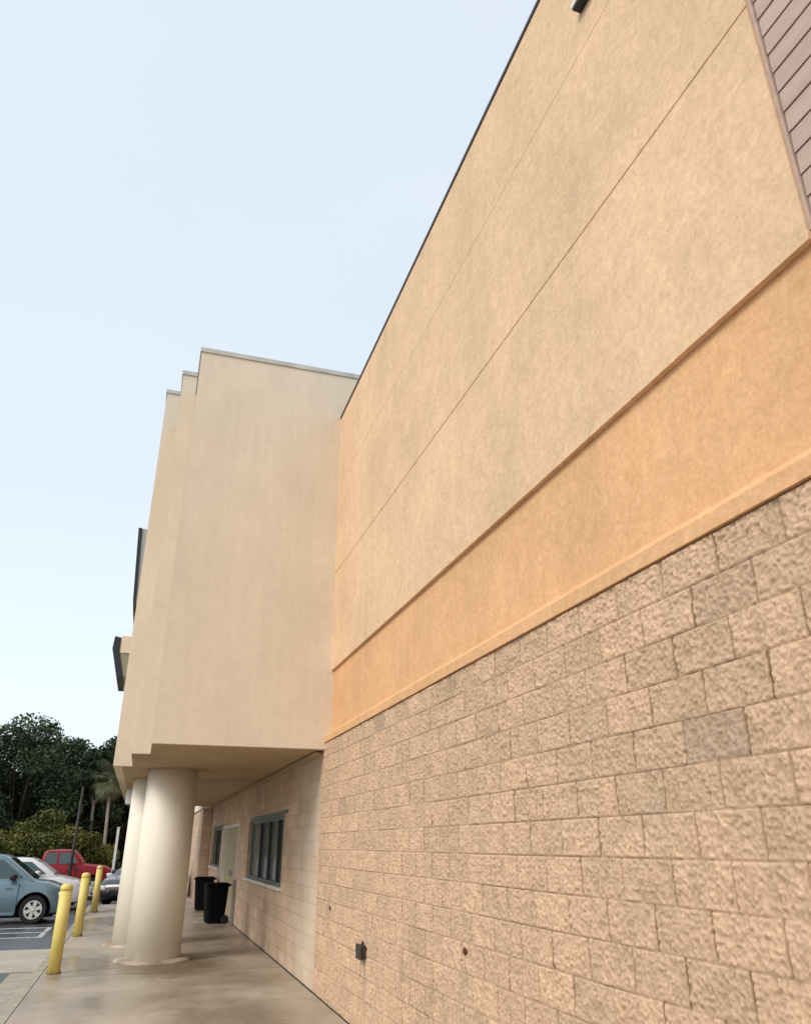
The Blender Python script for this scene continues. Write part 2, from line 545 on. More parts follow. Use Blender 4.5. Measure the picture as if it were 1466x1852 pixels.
def concrete():
    m = bpy.data.materials.new('wet_concrete')
    m.use_nodes = True
    N, L = m.node_tree.nodes, m.node_tree.links
    b = N['Principled BSDF']
    tc = N.new('ShaderNodeTexCoord')
    def noise(scale, det, rough=0.6, st=(1, 1, 1)):
        mp = N.new('ShaderNodeMapping'); mp.inputs['Scale'].default_value = st
        L.new(tc.outputs['Object'], mp.inputs[0])
        n = N.new('ShaderNodeTexNoise'); n.inputs['Scale'].default_value = scale
        n.inputs['Detail'].default_value = det; n.inputs['Roughness'].default_value = rough
        L.new(mp.outputs[0], n.inputs['Vector'])
        return n
    def rng(src, a, b_, c=0.0, d=1.0):
        r = N.new('ShaderNodeMapRange')
        r.inputs['From Min'].default_value = a; r.inputs['From Max'].default_value = b_
        r.inputs['To Min'].default_value = c; r.inputs['To Max'].default_value = d
        L.new(src, r.inputs[0]); return r
    wet = noise(0.55, 6, 0.6, (1.0, 0.7, 1))
    w = rng(wet.outputs[0], 0.40, 0.60)
    mx = N.new('ShaderNodeMixRGB')
    mx.inputs[1].default_value = (0.30, 0.245, 0.175, 1)
    mx.inputs[2].default_value = (0.49, 0.415, 0.32, 1)
    L.new(w.outputs[0], mx.inputs[0])
    sp_ = noise(35, 6, 0.75)
    s = rng(sp_.outputs[0], 0.3, 0.7, 0.84, 1.12)
    md = noise(3.5, 6, 0.65)
    s2 = rng(md.outputs[0], 0.3, 0.7, 0.88, 1.08)
    mu = N.new('ShaderNodeMath'); mu.operation = 'MULTIPLY'
    L.new(s.outputs[0], mu.inputs[0]); L.new(s2.outputs[0], mu.inputs[1])
    vm = N.new('ShaderNodeVectorMath'); vm.operation = 'SCALE'
    L.new(mx.outputs[0], vm.inputs[0]); L.new(mu.outputs[0], vm.inputs['Scale'])
    # damp brown stain plus contact shade painted around the nearer column's foot
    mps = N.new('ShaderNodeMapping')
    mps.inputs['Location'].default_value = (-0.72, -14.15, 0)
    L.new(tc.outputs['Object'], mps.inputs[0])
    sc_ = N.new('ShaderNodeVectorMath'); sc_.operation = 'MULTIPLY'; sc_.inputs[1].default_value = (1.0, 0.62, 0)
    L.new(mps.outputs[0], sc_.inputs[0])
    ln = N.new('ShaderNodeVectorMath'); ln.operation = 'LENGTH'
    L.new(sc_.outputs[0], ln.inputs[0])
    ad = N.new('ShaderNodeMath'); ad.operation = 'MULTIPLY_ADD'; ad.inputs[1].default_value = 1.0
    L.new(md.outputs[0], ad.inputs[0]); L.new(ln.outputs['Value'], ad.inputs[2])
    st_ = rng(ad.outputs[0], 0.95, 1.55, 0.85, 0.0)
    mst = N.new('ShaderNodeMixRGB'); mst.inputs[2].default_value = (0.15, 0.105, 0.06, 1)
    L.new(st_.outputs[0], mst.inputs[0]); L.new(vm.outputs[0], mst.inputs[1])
    L.new(mst.outputs[0], b.inputs['Base Color'])
    rr = rng(wet.outputs[0], 0.40, 0.62, 0.25, 0.55)
    L.new(rr.outputs[0], b.inputs['Roughness'])
    bp = N.new('ShaderNodeBump'); bp.inputs['Strength'].default_value = 0.25; bp.inputs['Distance'].default_value = 0.004
    L.new(sp_.outputs[0], bp.inputs['Height']); L.new(bp.outputs[0], b.inputs['Normal'])
    return m
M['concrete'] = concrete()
M['kerb'] = mat('kerb_concrete', (0.40, 0.36, 0.28), 0.7, var=0.25, vscale=4, bump=0.4, bscale=50, bdist=0.005, ns2=0.08)
M['apron'] = mat('apron_concrete', (0.47, 0.42, 0.33), 0.6, var=0.2, vscale=1.2, bump=0.3, bscale=50, bdist=0.004, ns2=0.06)
M['asphalt'] = mat('wet_asphalt', (0.075, 0.082, 0.09), 0.55, var=0.35, vscale=0.8, bump=0.5, bscale=60, bdist=0.008, ns2=0.1, rvar=0.32)
M['grass'] = mat('grass', (0.05, 0.08, 0.02), 0.9, var=0.4, vscale=1.5, bump=0.6, bscale=20, bdist=0.05)

# ================================================================== ground
def sheet(name, x0, x1, y0, y1, z, m, kind='structure'):
    bm = bmesh.new()
    bm.faces.new([bm.verts.new(p) for p in ((x0, y0, z), (x1, y0, z), (x1, y1, z), (x0, y1, z))])
    return tag(obj(name, bm, m), kind=kind)
sheet('ground', -900, 900, -700, 1500, -0.19, M['grass'])
sheet('parking_lot', -60, 30, -30, 44.5, -0.13, M['asphalt'])

SW = -1.10      # sidewalk edge
bm = bmesh.new()
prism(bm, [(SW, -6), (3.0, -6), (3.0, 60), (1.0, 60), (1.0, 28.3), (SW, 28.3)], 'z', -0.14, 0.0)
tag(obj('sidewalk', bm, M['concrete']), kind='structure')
# score lines: shallow dark grooves laid as thin sheets
bm = bmesh.new()
for y in (7.2, 13.35, 19.4, 25.4):
    box(bm, SW + 0.01, 2.31, y - 0.003, y + 0.003, 0.0, 0.003)
tag(obj('sidewalk_joints', bm, mat('joint_dirt', (0.20, 0.165, 0.10), 0.9)), kind='structure')
bm = bmesh.new()
box(bm, 2.293, 2.312, -6, 28.8, 0.0, 0.006)  # dark strip standing in for contact shade where wall meets sidewalk
tag(obj('wall_base_shade', bm, M['dark']), kind='structure')
bm = bmesh.new()
prof = [(SW - 0.175, -0.135), (SW - 0.155, -0.02), (SW - 0.135, 0.0), (SW - 0.012, 0.0), (SW - 0.012, -0.135)]
for k in range(12):
    y0 = -6 + k * 3.0
    y1 = min(y0 + 2.985, 28.3)
    if y0 < 28.3: prism(bm, prof, 'y', y0, y1)
tag(obj('kerb', bm, M['kerb']), kind='structure')
bm = bmesh.new()
prism(bm, [(-6.5, 15.2), (-1.285, 15.0), (-1.285, 18.0), (-6.5, 18.1)], 'z', -0.135, -0.118)
tag(obj('concrete_apron', bm, M['apron']), kind='structure')
bm = bmesh.new()
prism(bm, [(-1.65, -6), (-1.285, -6), (-1.285, 14.9), (-1.65, 14.9)], 'z', -0.135, -0.122)
tag(obj('gutter', bm, M['kerb']), kind='structure')
# painted parking lines running away from the kerb
bm = bmesh.new()
for y in (20.3, 21.4, 22.5, 26.4, 31.0, 36.0):
    box(bm, -7.2, -1.75, y, y + 0.12, -0.13, -0.126)
box(bm, -1.86, -1.75, 20.42, 22.5, -0.13, -0.126)
tag(obj('road_markings', bm, M['line']), kind='structure')

# ================================================================== building
B = empty('store_building', (2.3, 10, 0), label='large tan store building with split-face block base, orange band and cream stucco wall', cat='building')
def BP(name, bm, m, parent=None, smooth=False):
    o = obj(name, bm, m, None, smooth)
    o.parent = parent or B
    if parent is None:
        o.matrix_parent_inverse = B.matrix_world.inverted() if False else Matrix.Translation((-2.3, -10, 0))
    return o

# ---- split-face block wall as real relief
XB = 2.317
YF = 10.92
ZT = 3.012
CH = 0.195
rng_ = np.random.default_rng(11)
def vnoise(Y, Z, s, seed):
    r = np.random.default_rng(seed)
    ny, nz_ = int(20 / s) + 3, int(5 / s) + 3
    g = r.random((ny, nz_))
    u = (Y + 4.0) / s; v = (Z + 0.6) / s
    i = np.clip(np.floor(u).astype(int), 0, ny - 2); j = np.clip(np.floor(v).astype(int), 0, nz_ - 2)
    fu = u - i; fv = v - j
    fu = fu * fu * (3 - 2 * fu); fv = fv * fv * (3 - 2 * fv)
    return (g[i, j] * (1 - fu) * (1 - fv) + g[i + 1, j] * fu * (1 - fv) + g[i, j + 1] * (1 - fu) * fv + g[i + 1, j + 1] * fu * fv) - 0.5
ys = np.concatenate([np.arange(-2.39, 0.61, 0.04), np.arange(0.61, 5.0, 0.0056), np.arange(5.0, YF + 0.15, 0.009)])
zrows = []
for k in range(17):
    top = ZT - k * CH
    zrows += list(np.linspace(top, top - CH, 35)[:-1])
zs = np.array([z for z in zrows if z > -0.1])
Yg, Zg = np.meshgrid(ys, zs, indexing='ij')
course = np.floor((ZT - Zg) / CH + 1e-6).astype(int)
fz = (ZT - Zg) / CH - course
dz = np.minimum(fz, 1 - fz) * CH
off = np.where(course % 2 == 0, 0.20, 0.01)       # running bond
# a little irregularity per course
coff = (rng_.random(40) - 0.5) * 0.02
yy = (Yg - off + coff[course]) / 0.4067
bi = np.floor(yy).astype(int)
fy = yy - bi
dy = np.minimum(fy, 1 - fy) * 0.4067
rb = rng_.random((64, 40))
R1 = rb[(bi + 20) % 64, course % 40]
rb2 = rng_.random((64, 40)); R2 = rb2[(bi + 20) % 64, course % 40]
rb3 = rng_.random((64, 40)); R3 = rb3[(bi + 20) % 64, course % 40]
# jagged joint edges
jn = vnoise(Yg, Zg, 0.03, 5) * 0.004
dmin = np.minimum(dy, dz) + jn
ey = np.clip((dy + jn) / 0.010, 0, 1) ** 0.5
ez = np.clip((dz + jn * 0.5) / 0.009, 0, 1) ** 0.6
edge = np.minimum(ey, ez)
h = 0.008 * vnoise(Yg, Zg, 0.08, 1) + 0.009 * np.abs(vnoise(Yg, Zg, 0.05, 2)) + 0.013 * np.abs(vnoise(Yg + 0.3, Zg, 0.024, 3)) + 0.010 * vnoise(Yg, Zg, 0.0165, 4) + 0.007 * vnoise(Yg + 0.1, Zg, 0.0105, 14)
tilt = (fy - 0.5) * (R2 - 0.5) * 0.012 + (fz - 0.5) * (R3 - 0.5) * 0.012
face = h + (R1 - 0.5) * 0.003 + tilt * 0.7 + 0.003
fill = np.clip(vnoise(Yg, Zg, 0.35, 9) * 3 + 0.55, 0.15, 1)
jd = np.where(ey < ez, -0.010 * fill, -0.0005 * fill)
H = jd * (1 - edge) + face * edge
jl = 0.0042
fillz = np.clip(vnoise(Yg + 1.7, Zg, 0.5, 19) * 3 + 0.5, 0.1, 1)
jm = np.maximum(np.clip(1.5 - (dy + jn * 0.5) / 0.0062, 0, 1) * (0.50 + 0.50 * fill), np.clip(1 - (dz + jn * 0.3) / 0.0055, 0, 1) * 0.85 * fillz)
pit = np.clip((-(vnoise(Yg + 0.3, Zg, 0.026, 3)) * vnoise(Yg, Zg, 0.06, 12) * 4), 0, 1)
pit = np.clip(0.42 - 60 * (h - 0.002), 0, 1) * 0.75
X = XB - H
nyv, nzv = Yg.shape
co = np.stack([X, Yg, Zg], -1).reshape(-1, 3).astype(np.float32)
idx = np.arange(nyv * nzv).reshape(nyv, nzv)
q = np.stack([idx[:-1, :-1], idx[:-1, 1:], idx[1:, 1:], idx[1:, :-1]], -1).reshape(-1, 4)
me = bpy.data.meshes.new('block_wall')
me.vertices.add(len(co)); me.vertices.foreach_set('co', co.ravel())
me.loops.add(q.size); me.loops.foreach_set('vertex_index', q.ravel().astype(np.int32))
me.polygons.add(len(q)); me.polygons.foreach_set('loop_start', (np.arange(len(q)) * 4).astype(np.int32))
me.polygons.foreach_set('loop_total', np.full(len(q), 4, dtype=np.int32))
me.update(); me.validate()
ca = me.color_attributes.new('blk', 'FLOAT_COLOR', 'POINT')
tone = np.where(R1 > 0.014, 0.25 + 0.75 * R1, R1 * 0.5)
# water stains: drips under the outlet box and stubs, blotches under the lip and near the ground
def drip(y_, z_, w_, ln_, k_):
    return k_ * np.exp(-((Yg - y_ - 0.02 * vnoise(Yg, Zg, 0.15, 31)) / w_) ** 2) * np.clip((z_ - Zg) / 0.03, 0, 1) * np.clip(1 - (z_ - Zg) / ln_, 0, 1)
st = drip(8.55, 0.66, 0.06, 0.6, 0.75) + drip(8.70, 0.66, 0.05, 0.45, 0.4) + drip(5.82, 1.0, 0.018, 0.3, 0.5) + drip(10.21, 1.0, 0.02, 0.3, 0.5)
bl = vnoise(Yg, Zg, 0.42, 41) + 0.6 * vnoise(Yg, Zg, 0.11, 42)
st = st + np.clip(bl * 3.2 - 0.75, 0, 1) * np.clip(1 - (ZT - Zg) / 0.24, 0, 1) ** 0.5 * 0.75
st = st + np.clip((vnoise(Yg, Zg, 0.8, 51) + 0.8 * vnoise(Yg, Zg, 0.16, 52) + 0.4 * vnoise(Yg, Zg, 0.05, 53)) * 2.4 - 0.75, 0, 1) * np.clip(1.6 - Zg, 0, 1) * 0.5
st = np.clip(st + np.clip(1 - Zg / 0.09, 0, 1) * 0.35, 0, 0.8)
cc = np.stack([tone, jm, pit, np.ones_like(jm)], -1).reshape(-1, 4).astype(np.float32)
ca.data.foreach_set('color', cc.ravel())
sa = me.attributes.new('stain', 'FLOAT', 'POINT')
sa.data.foreach_set('value', st.astype(np.float32).ravel())
bw = link_mesh('block_wall', me, M['block'], None, True)
bw.parent = B; bw.matrix_parent_inverse = Matrix.Translation((-2.3, -10, 0))
# wall core behind it
BP('wall_core', NB((2.36, 2.6, -3, YF + 0.1, -0.1, 3.0)), M['pale_strip'])

# ---- orange band with projecting lip
bm = bmesh.new()
prism(bm, [(2.292, 3.016), (2.292, 3.098), (2.398, 3.185), (2.398, 4.07), (2.7, 4.07), (2.7, 3.016)], 'y', -3, YF)
BP('accent_band', bm, M['band'])
BP('flashing_gap', NB((2.32, 2.6, -3, YF, 3.000, 3.0155)), M['dark'])

# ---- cream upper wall with reveal joints (real grooves)
bm = bmesh.new()
XW = 2.360
zz = [4.035, 5.512, 5.530, 7.000, 7.014, 8.26]
prof = []
prof += [(XW, 4.035), (XW, 5.514), (XW + 0.007, 5.518), (XW + 0.007, 5.526), (XW, 5.532), (XW, 7.002), (XW + 0.003, 7.005), (XW + 0.003, 7.009), (XW, 7.013), (XW, 8.255)]
prof = prof + [(2.75, 8.255), (2.75, 4.035)]
prism(bm, prof, 'y', 1.84, YF)
BP('upper_wall', bm, M['stucco'])
bm = NB((XW - 0.014, 2.85, 1.80, YF, 8.257, 8.292))
BP('wall_coping', bm, M['coping_dark'])
# the roof behind the parapet
BP('roof', NB((2.76, 30, -20, 60, 7.5, 7.7)), mat('roof_membrane', (0.4, 0.4, 0.38), 0.9))
BP('rear_wall', NB((29.7, 30, -20, 60, -0.1, 7.49), (2.8, 29.69, 59.7, 60, -0.1, 7.49), (2.8, 29.69, -20, -19.7, -0.1, 7.49)), M['stucco'])

# ---- lap siding panel at the near end
sid = bmesh.new()
z = 4.247 - 0.1275
z0 = z
while z < 9.4:
    # each board: slightly sloped face with an undercut shadow line
    prism(sid, [(XW + 0.020, z + 0.003), (XW + 0.026, z + 0.1275 - 0.003), (2.5, z + 0.1275 - 0.003), (2.5, z + 0.003)], 'y', -3, 1.815)
    z += 0.1275
BP('siding_panel', sid, M['siding'])
BP('siding_backing', NB((XW + 0.045, 2.7, -3, 1.838, 4.075, 9.35)), mat('siding_gap', (0.10, 0.06, 0.045), 0.9))
BP('siding_corner_trim', NB((XW + 0.012, XW + 0.10, 1.820, 1.8385, 4.08, 9.35)), M['siding'])

# ---- stepped bulkhead over the walkway
ZB, ZTOP, YE = 2.93, 9.10, 28.85
def bulk(name, x0, x1, y0, ZTOP):
    bm = bmesh.new()
    box(bm, x0, x1, y0, y0 + 0.16, ZB, ZTOP)
    o = BP(name, bm, M['bulkhead'])
    bm = NB((x0, x0 + 0.14, y0 + 0.161, YE, ZB, ZTOP))
    BP('side_panel', bm, M['bulkhead'], None)
    return o
bulk('front_panel', 0.0, 2.9, YF, 9.10)
bulk('front_panel', -0.265, -0.001, 12.28, 9.47)
bulk('front_panel', -0.575, -0.266, 14.35, 10.27)
BP('end_panel', NB((-0.57, 2.3, YE + 0.001, YE + 0.15, ZB, ZTOP)), M['bulkhead'])
for (x0, x1, y0, y1, zt_) in ((-0.02, 3.6, YF - 0.02, YF + 0.2, 9.10), (-0.285, -0.0005, 12.26, 12.48, 9.47), (-0.595, -0.2655, 14.33, 14.55, 10.27)):
    c_ = BP('bulkhead_coping', NB((x0, x1, y0, y1, zt_ + 0.001, zt_ + 0.08)), M['coping'])
    BP('side_coping', NB((x0, x0 + 0.2, y1 + 0.001, YE + 0.17, zt_ + 0.001, zt_ + 0.08)), M['coping'])
BP('bulkhead_roof', NB((0.15, 3.6, YF + 0.17, YE, 8.7, 8.8)), M['coping'])
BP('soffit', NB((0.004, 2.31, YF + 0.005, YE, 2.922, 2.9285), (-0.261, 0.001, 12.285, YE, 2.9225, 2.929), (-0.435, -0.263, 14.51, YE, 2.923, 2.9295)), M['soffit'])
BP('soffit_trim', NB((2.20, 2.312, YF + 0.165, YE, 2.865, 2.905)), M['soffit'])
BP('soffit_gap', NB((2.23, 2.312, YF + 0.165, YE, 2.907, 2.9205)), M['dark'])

# ---- walkway wall with openings
bm = bmesh.new()
ops = [(14.05, 18.75, 1.05, 2.19), (20.7, 24.4, -0.05, 2.2), (25.3, 28.5, 1.08, 2.2)]
yb = sorted({YF + 0.14, 28.9} | {o_[0] for o_ in ops} | {o_[1] for o_ in ops})
zb = sorted({-0.05, 3.012} | {o_[2] for o_ in ops} | {o_[3] for o_ in ops})
XR = XB + 0.16
for a, b_ in zip(yb[:-1], yb[1:]):
    for c, d in zip(zb[:-1], zb[1:]):
        ym, zm = (a + b_) / 2, (c + d) / 2
        if any(o_[0] < ym < o_[1] and o_[2] < zm < o_[3] for o_ in ops): continue
        bm.faces.new([bm.verts.new(p) for p in ((XB, a, c), (XB, a, d), (XB, b_, d), (XB, b_, c))])
for (a, b_, c, d) in ops:
    for pts in (((XB, a, c), (XR, a, c), (XR, a, d), (XB, a, d)), ((XB, b_, c), (XB, b_, d), (XR, b_, d), (XR, b_, c)),
                ((XB, a, d), (XR, a, d), (XR, b_, d), (XB, b_, d)), ((XB, a, c), (XB, b_, c), (XR, b_, c), (XR, a, c))):
        bm.faces.new([bm.verts.new(p) for p in pts])
BP('walkway_wall', bm, M['smoothblock'])

def window(y0, y1, z0, z1, muls):
    x = XB + 0.07
    pane = NB((x + 0.045, x + 0.055, y0 + 0.05, y1 - 0.05, z0 + 0.05, z1 - 0.05))
    w = BP('window', NB((x, x + 0.07, y0, y1, z1 - 0.07, z1 - 0.001), (x, x + 0.07, y0, y1, z0 + 0.001, z0 + 0.05),
                        (x, x + 0.07, y0 + 0.001, y0 + 0.06, z0 + 0.051, z1 - 0.071), (x, x + 0.07, y1 - 0.06, y1 - 0.001, z0 + 0.051, z1 - 0.071)), M['teal_frame'])
    I = Matrix.Identity(4)
    def sub(n, bm, m):
        o = obj(n, bm, m); o.parent = w; o.matrix_parent_inverse = Matrix.Translation((-2.3, -10, 0)) @ I
        o.matrix_parent_inverse = Matrix.Identity(4)
        return o
    sub('pane', pane, M['glass'])
    for ym in muls:
        sub('mullion', NB((x - 0.012, x + 0.06, ym - 0.045, ym + 0.045, z0 + 0.052, z1 - 0.072)), M['mullion'])
    sub('sill', NB((XB - 0.045, x - 0.013, y0 - 0.06, y1 + 0.04, z0 - 0.045, z0 + 0.004), bev=0.006), M['white_frame'])
    sub('head_trim', NB((XB - 0.012, XB + 0.03, y0 - 0.35, y1 - 0.3, z1 + 0.002, z1 + 0.06)), M['teal_frame'])
    return w
window(14.05, 18.75, 1.05, 2.19, (15.0, 16.1, 17.3))
window(25.3, 28.5, 1.08, 2.2, (26.3, 27.4))
# double door
dr = BP('door', NB((XR - 0.07, XR - 0.02, 20.80, 22.53, 0.02, 2.13), (XR - 0.07, XR - 0.02, 22.55, 24.30, 0.02, 2.13)), M['door'])
def dsub(n, bm, m):
    o = obj(n, bm, m); o.parent = dr; return o
dsub('door_frame', NB((XB - 0.02, XR - 0.001, 24.301, 24.42, 0.0, 2.23), (XB - 0.01, XR - 0.001, 20.69, 20.799, 0.0, 2.2), (XB - 0.01, XR - 0.001, 20.80, 24.30, 2.131, 2.2)), M['white_frame'])
for y_ in (22.35, 22.63): dsub('handle', NB((XR - 0.12, XR - 0.071, y_, y_ + 0.1, 0.95, 1.1)), M['steel'])

# ---- far wing beyond the walkway
BP('far_wing_wall', NB((1.98, 2.6, 28.95 + 0.06, 60, -0.05, 2.86)), M['smoothblock'])
BP('far_wing_beam', NB((1.92, 2.62, 29.005, 60, 2.861, 3.06)), M['column'])
BP('far_wing_stucco', NB((2.0, 2.6, 29.02, 60, 3.061, 8.0)), M['stucco'])

# ---- round columns
def column(x, y):
    bm = bmesh.new()
    lathe(bm, [(0.432, 0.045), (0.428, 1.5), (0.420, 2.932)], (x, y, 0), 72)
    c = BP('column', bm, M['column'], None, True)
    me = c.data
    bm = bmesh.new()
    lathe(bm, [(0.60, 0.0), (0.595, 0.02), (0.56, 0.045), (0.44, 0.05)], (x, y, 0.0005), 72)
    r = obj('base_ring', bm, mat('column_base_grout', (0.50, 0.43, 0.33), 0.6, var=0.3, vscale=3, dark=(0.26, 0.18, 0.12)))
    r.parent = c
    bm = bmesh.new()
    lathe(bm, [(0.445, 2.905), (0.445, 2.9325)], (x, y, 0), 72)
    r = obj('capital_ring', bm, M['soffit']); r.parent = c
    for p in c.data.polygons:
        p.use_smooth = len(p.vertices) == 4
    return c
column(0.43, 14.75)
column(0.17, 17.05)

# ================================================================== things on the building
sg = empty('wall_sign', (XW, 2.0, 7.1), label='white-edged sign panel high on cream stucco wall, cut off by the top', cat='sign')
o = obj('sign_trim', NB((-0.075, -0.001, -1.5, 1.14, 0.26, 0.30), bev=0.003), M['sign_white'], sg)
obj('sign_face', NB((-0.06, -0.02, -1.5, 1.10, 0.301, 1.4)), M['sign_face'], sg)
obj('sign_underside_shade', NB((-0.07, -0.001, -1.5, 1.13, 0.235, 0.2595)), M['sign_dark'], sg)  # near-black slab below the trim, underside shade put into its colour

def poly_sign(name, pts, y0, y1, m):
    bm = bmesh.new(); prism(bm, pts, 'y', y0, y1); return bm
t = empty('facade_sign', (-0.6, 18.0, 6.7), label='tall dark sign letter standing off the stepped facade', cat='sign')
bm = bmesh.new()
pts = [(-0.838, 8.65), (-0.795, 8.62), (-0.745, 6.88), (-0.790, 6.55), (-0.850, 6.72)]
pts = [(-0.925, 8.65), (-0.840, 8.65), (-0.760, 7.15), (-0.745, 6.70), (-0.775, 6.60), (-0.815, 6.88)]
prism(bm, [(a + 0.6, b - 6.7) for a, b in pts], 'y', 0, 1.6)
obj('sign_face', bm, M['sign_dark'], t)
bm = bmesh.new()
prism(bm, [(a + 0.6, b - 6.7) for a, b in [(-0.838, 8.64), (-0.577, 8.64), (-0.577, 6.8), (-0.742, 6.8), (-0.757, 7.15)]], 'y', 0.02, 1.6)
obj('sign_mount', bm, M['sign_side'], t)
t = empty('facade_light_box', (-0.6, 18.0, 5.1), label='black faceted sign box below the tall letter on the facade', cat='sign')
bm = bmesh.new()
prism(bm, [(a + 0.6, b - 5.1) for a, b in [(-1.075, 6.00), (-1.095, 5.72), (-0.925, 5.10), (-0.79, 5.10), (-0.93, 5.62), (-0.94, 5.98)]], 'y', 0, 1.8)
obj('dark_face', bm, M['sign_dark'], t)
bm = bmesh.new()
prism(bm, [(a + 0.6, b - 5.1) for a, b in [(-0.939, 6.02), (-0.577, 6.02), (-0.577, 5.64), (-0.928, 5.64)]], 'y', 0.01, 1.8)
obj('mounting_block', bm, M['bulkhead'], t)
bm = bmesh.new()
prism(bm, [(a + 0.6, b - 5.1) for a, b in [(-0.928, 5.638), (-0.577, 5.638), (-0.577, 5.12), (-0.79, 5.12)]], 'y', 0.03, 1.75)
obj('mount_underside_shade', bm, M['sign_face'], t)  # olive piece coloured to stand in for the shadowed underside

t = tag(obj('hanging_sign', NB((-0.42, 0.30, 20.0, 20.05, 2.58, 2.90), bev=0.004), M['pole_white']), label='pale blank board hanging under the stepped bulkhead behind the columns', cat='sign')
for x_ in (-0.35, 0.22): obj('hanger', NB((x_, x_ + 0.01, 20.02, 20.03, 2.901, 2.9215)), M['steel'], t)

# outlet box low on the block wall
t = empty('outlet_box', (XB, 8.62, 0.65), label='small dark bronze outlet box mounted low on the block wall', cat='outlet box')
obj('box_body', NB((-0.055, 0.0, -0.10, 0.08, 0.0, 0.125), bev=0.006), M['bronze'], t)
obj('hinged_cover', NB((-0.072, -0.056, -0.11, 0.085, -0.005, 0.13), bev=0.004), M['bronze'], t)
obj('conduit', NB((-0.03, 0.0, -0.015, 0.015, 0.126, 0.155), bev=0.005), M['bronze'], t)
for (yy_, zz_, sc_, nm) in ((10.21, 1.00, 0.028, 'rusty anchor stub in the block wall near the walkway corner'), (5.82, 1.01, 0.028, 'rusty anchor stub in the middle of the block wall')):
    bm = bmesh.new()
    tube(bm, [(XB + 0.01, yy_, zz_), (XB - 0.012, yy_, zz_), (XB - 0.022, yy_ - 0.004, zz_ - 0.004)], [sc_ * 0.8, sc_, sc_ * 0.45], 9)
    tag(obj('anchor_stub', bm, M['rust']), label=nm, cat='anchor')

# ================================================================== bollards
def bollard(loc, label, cap):
    t = empty('bollard', loc, label=label, cat='bollard', group='yellow bollards along the kerb')
    bm = bmesh.new()
    lathe(bm, [(0.088, 0.03), (0.088, 1.08)], n=32)
    o = obj('sleeve', bm, M['yellow'], t, True)
    bm = bmesh.new()
    lathe(bm, [(0.0895, 1.078), (0.0895, 1.115), (0.085, 1.138), (0.072, 1.156), (0.050, 1.168), (0.02, 1.174), (0.002, 1.175)], n=32)
    obj('dome_cap', bm, cap, t, True)
    bm = bmesh.new()
    lathe(bm, [(0.105, 0.0), (0.103, 0.02), (0.090, 0.05)], n=32)
    obj('base_collar', bm, M['bollard_base'], t)
    for c in t.children:
        for p in c.data.polygons: p.use_smooth = len(p.vertices) == 4
    return t
bollard((-0.95, 13.72, 0), 'nearest and tallest-looking yellow bollard beside the kerb, in front of the blue-grey car', M['yellow'])
bollard((-0.97, 18.9, 0), 'middle yellow bollard of three, in front of the white car nose', M['yellow'])
bollard((-0.96, 25.3, 0), 'farthest yellow bollard with an orange reflection painted on its cap, in front of the red truck', M['orange_yellow'])

# ================================================================== bins
def bin_(loc, rz, label):
    t = empty('trash_bin', loc, rz, label=label, cat='trash bin', group='black bins under the bulkhead')
    bm = bmesh.new()
    lv = [(0.21, 0.23, 0.03), (0.24, 0.26, 0.4), (0.265, 0.29, 0.80)]
    rings = []
    for hx, hy, z_ in lv:
        ring = []
        for i in range(20):
            a = 2 * math.pi * i / 20
            c, s = math.cos(a), math.sin(a)
            k = 0.35
            ring.append(bm.verts.new((hx * math.copysign(abs(c) ** k, c), hy * math.copysign(abs(s) ** k, s), z_)))
        rings.append(ring)
    for a, b_ in zip(rings[:-1], rings[1:]):
        for i in range(20): bm.faces.new((a[i], a[(i + 1) % 20], b_[(i + 1) % 20], b_[i]))
    bm.faces.new(rings[0]); bm.faces.new(rings[-1])
    obj('bin_body', bm, M['bin'], t)
    obj('lid', NB((-0.285, 0.285, -0.31, 0.31, 0.801, 0.84), (-0.25, 0.25, -0.27, 0.27, 0.8405, 0.865), bev=0.01), M['bin'], t)
    bm = bmesh.new()
    tube(bm, [(0.27, -0.2, 0.80), (0.33, -0.2, 0.82), (0.33, 0.2, 0.82), (0.27, 0.2, 0.80)], [0.014] * 4, 8)
    obj('handle', bm, M['bin'], t)
    for s in (-1, 1):
        bm = bmesh.new(); lathe(bm, [(0.09, s * 0.24), (0.09, s * 0.285)], (0.20, 0, 0.09), 20, 'y')
        obj('wheel', bm, M['rubber'], t)
    return t
bin_((1.91, 20.95, 0), 0.1, 'nearer black plastic bin by the walkway wall, in front of the door')
bin_((1.93, 24.95, 0), -0.12, 'farther black plastic bin, partly hidden behind the nearer one')

# downspout / door-side post beside the near bin
bm = NB((2.235, 2.305, 20.45, 20.53, 0.0, 0.95), bev=0.006)
tag(obj('utility_post', bm, mat('grey_post', (0.30, 0.27, 0.24), 0.6)), label='short grey post against the wall beside the nearer bin', cat='post')

# ================================================================== vehicles
def interp(keys, x):
    for (a, va), (b_, vb) in zip(keys[:-1], keys[1:]):
        if a <= x <= b_:
            t_ = (x - a) / (b_ - a)
            t_ = t_ * t_ * (3 - 2 * t_) if False else t_
            return va + (vb - va) * t_
    return keys[0][1] if x < keys[0][0] else keys[-1][1]

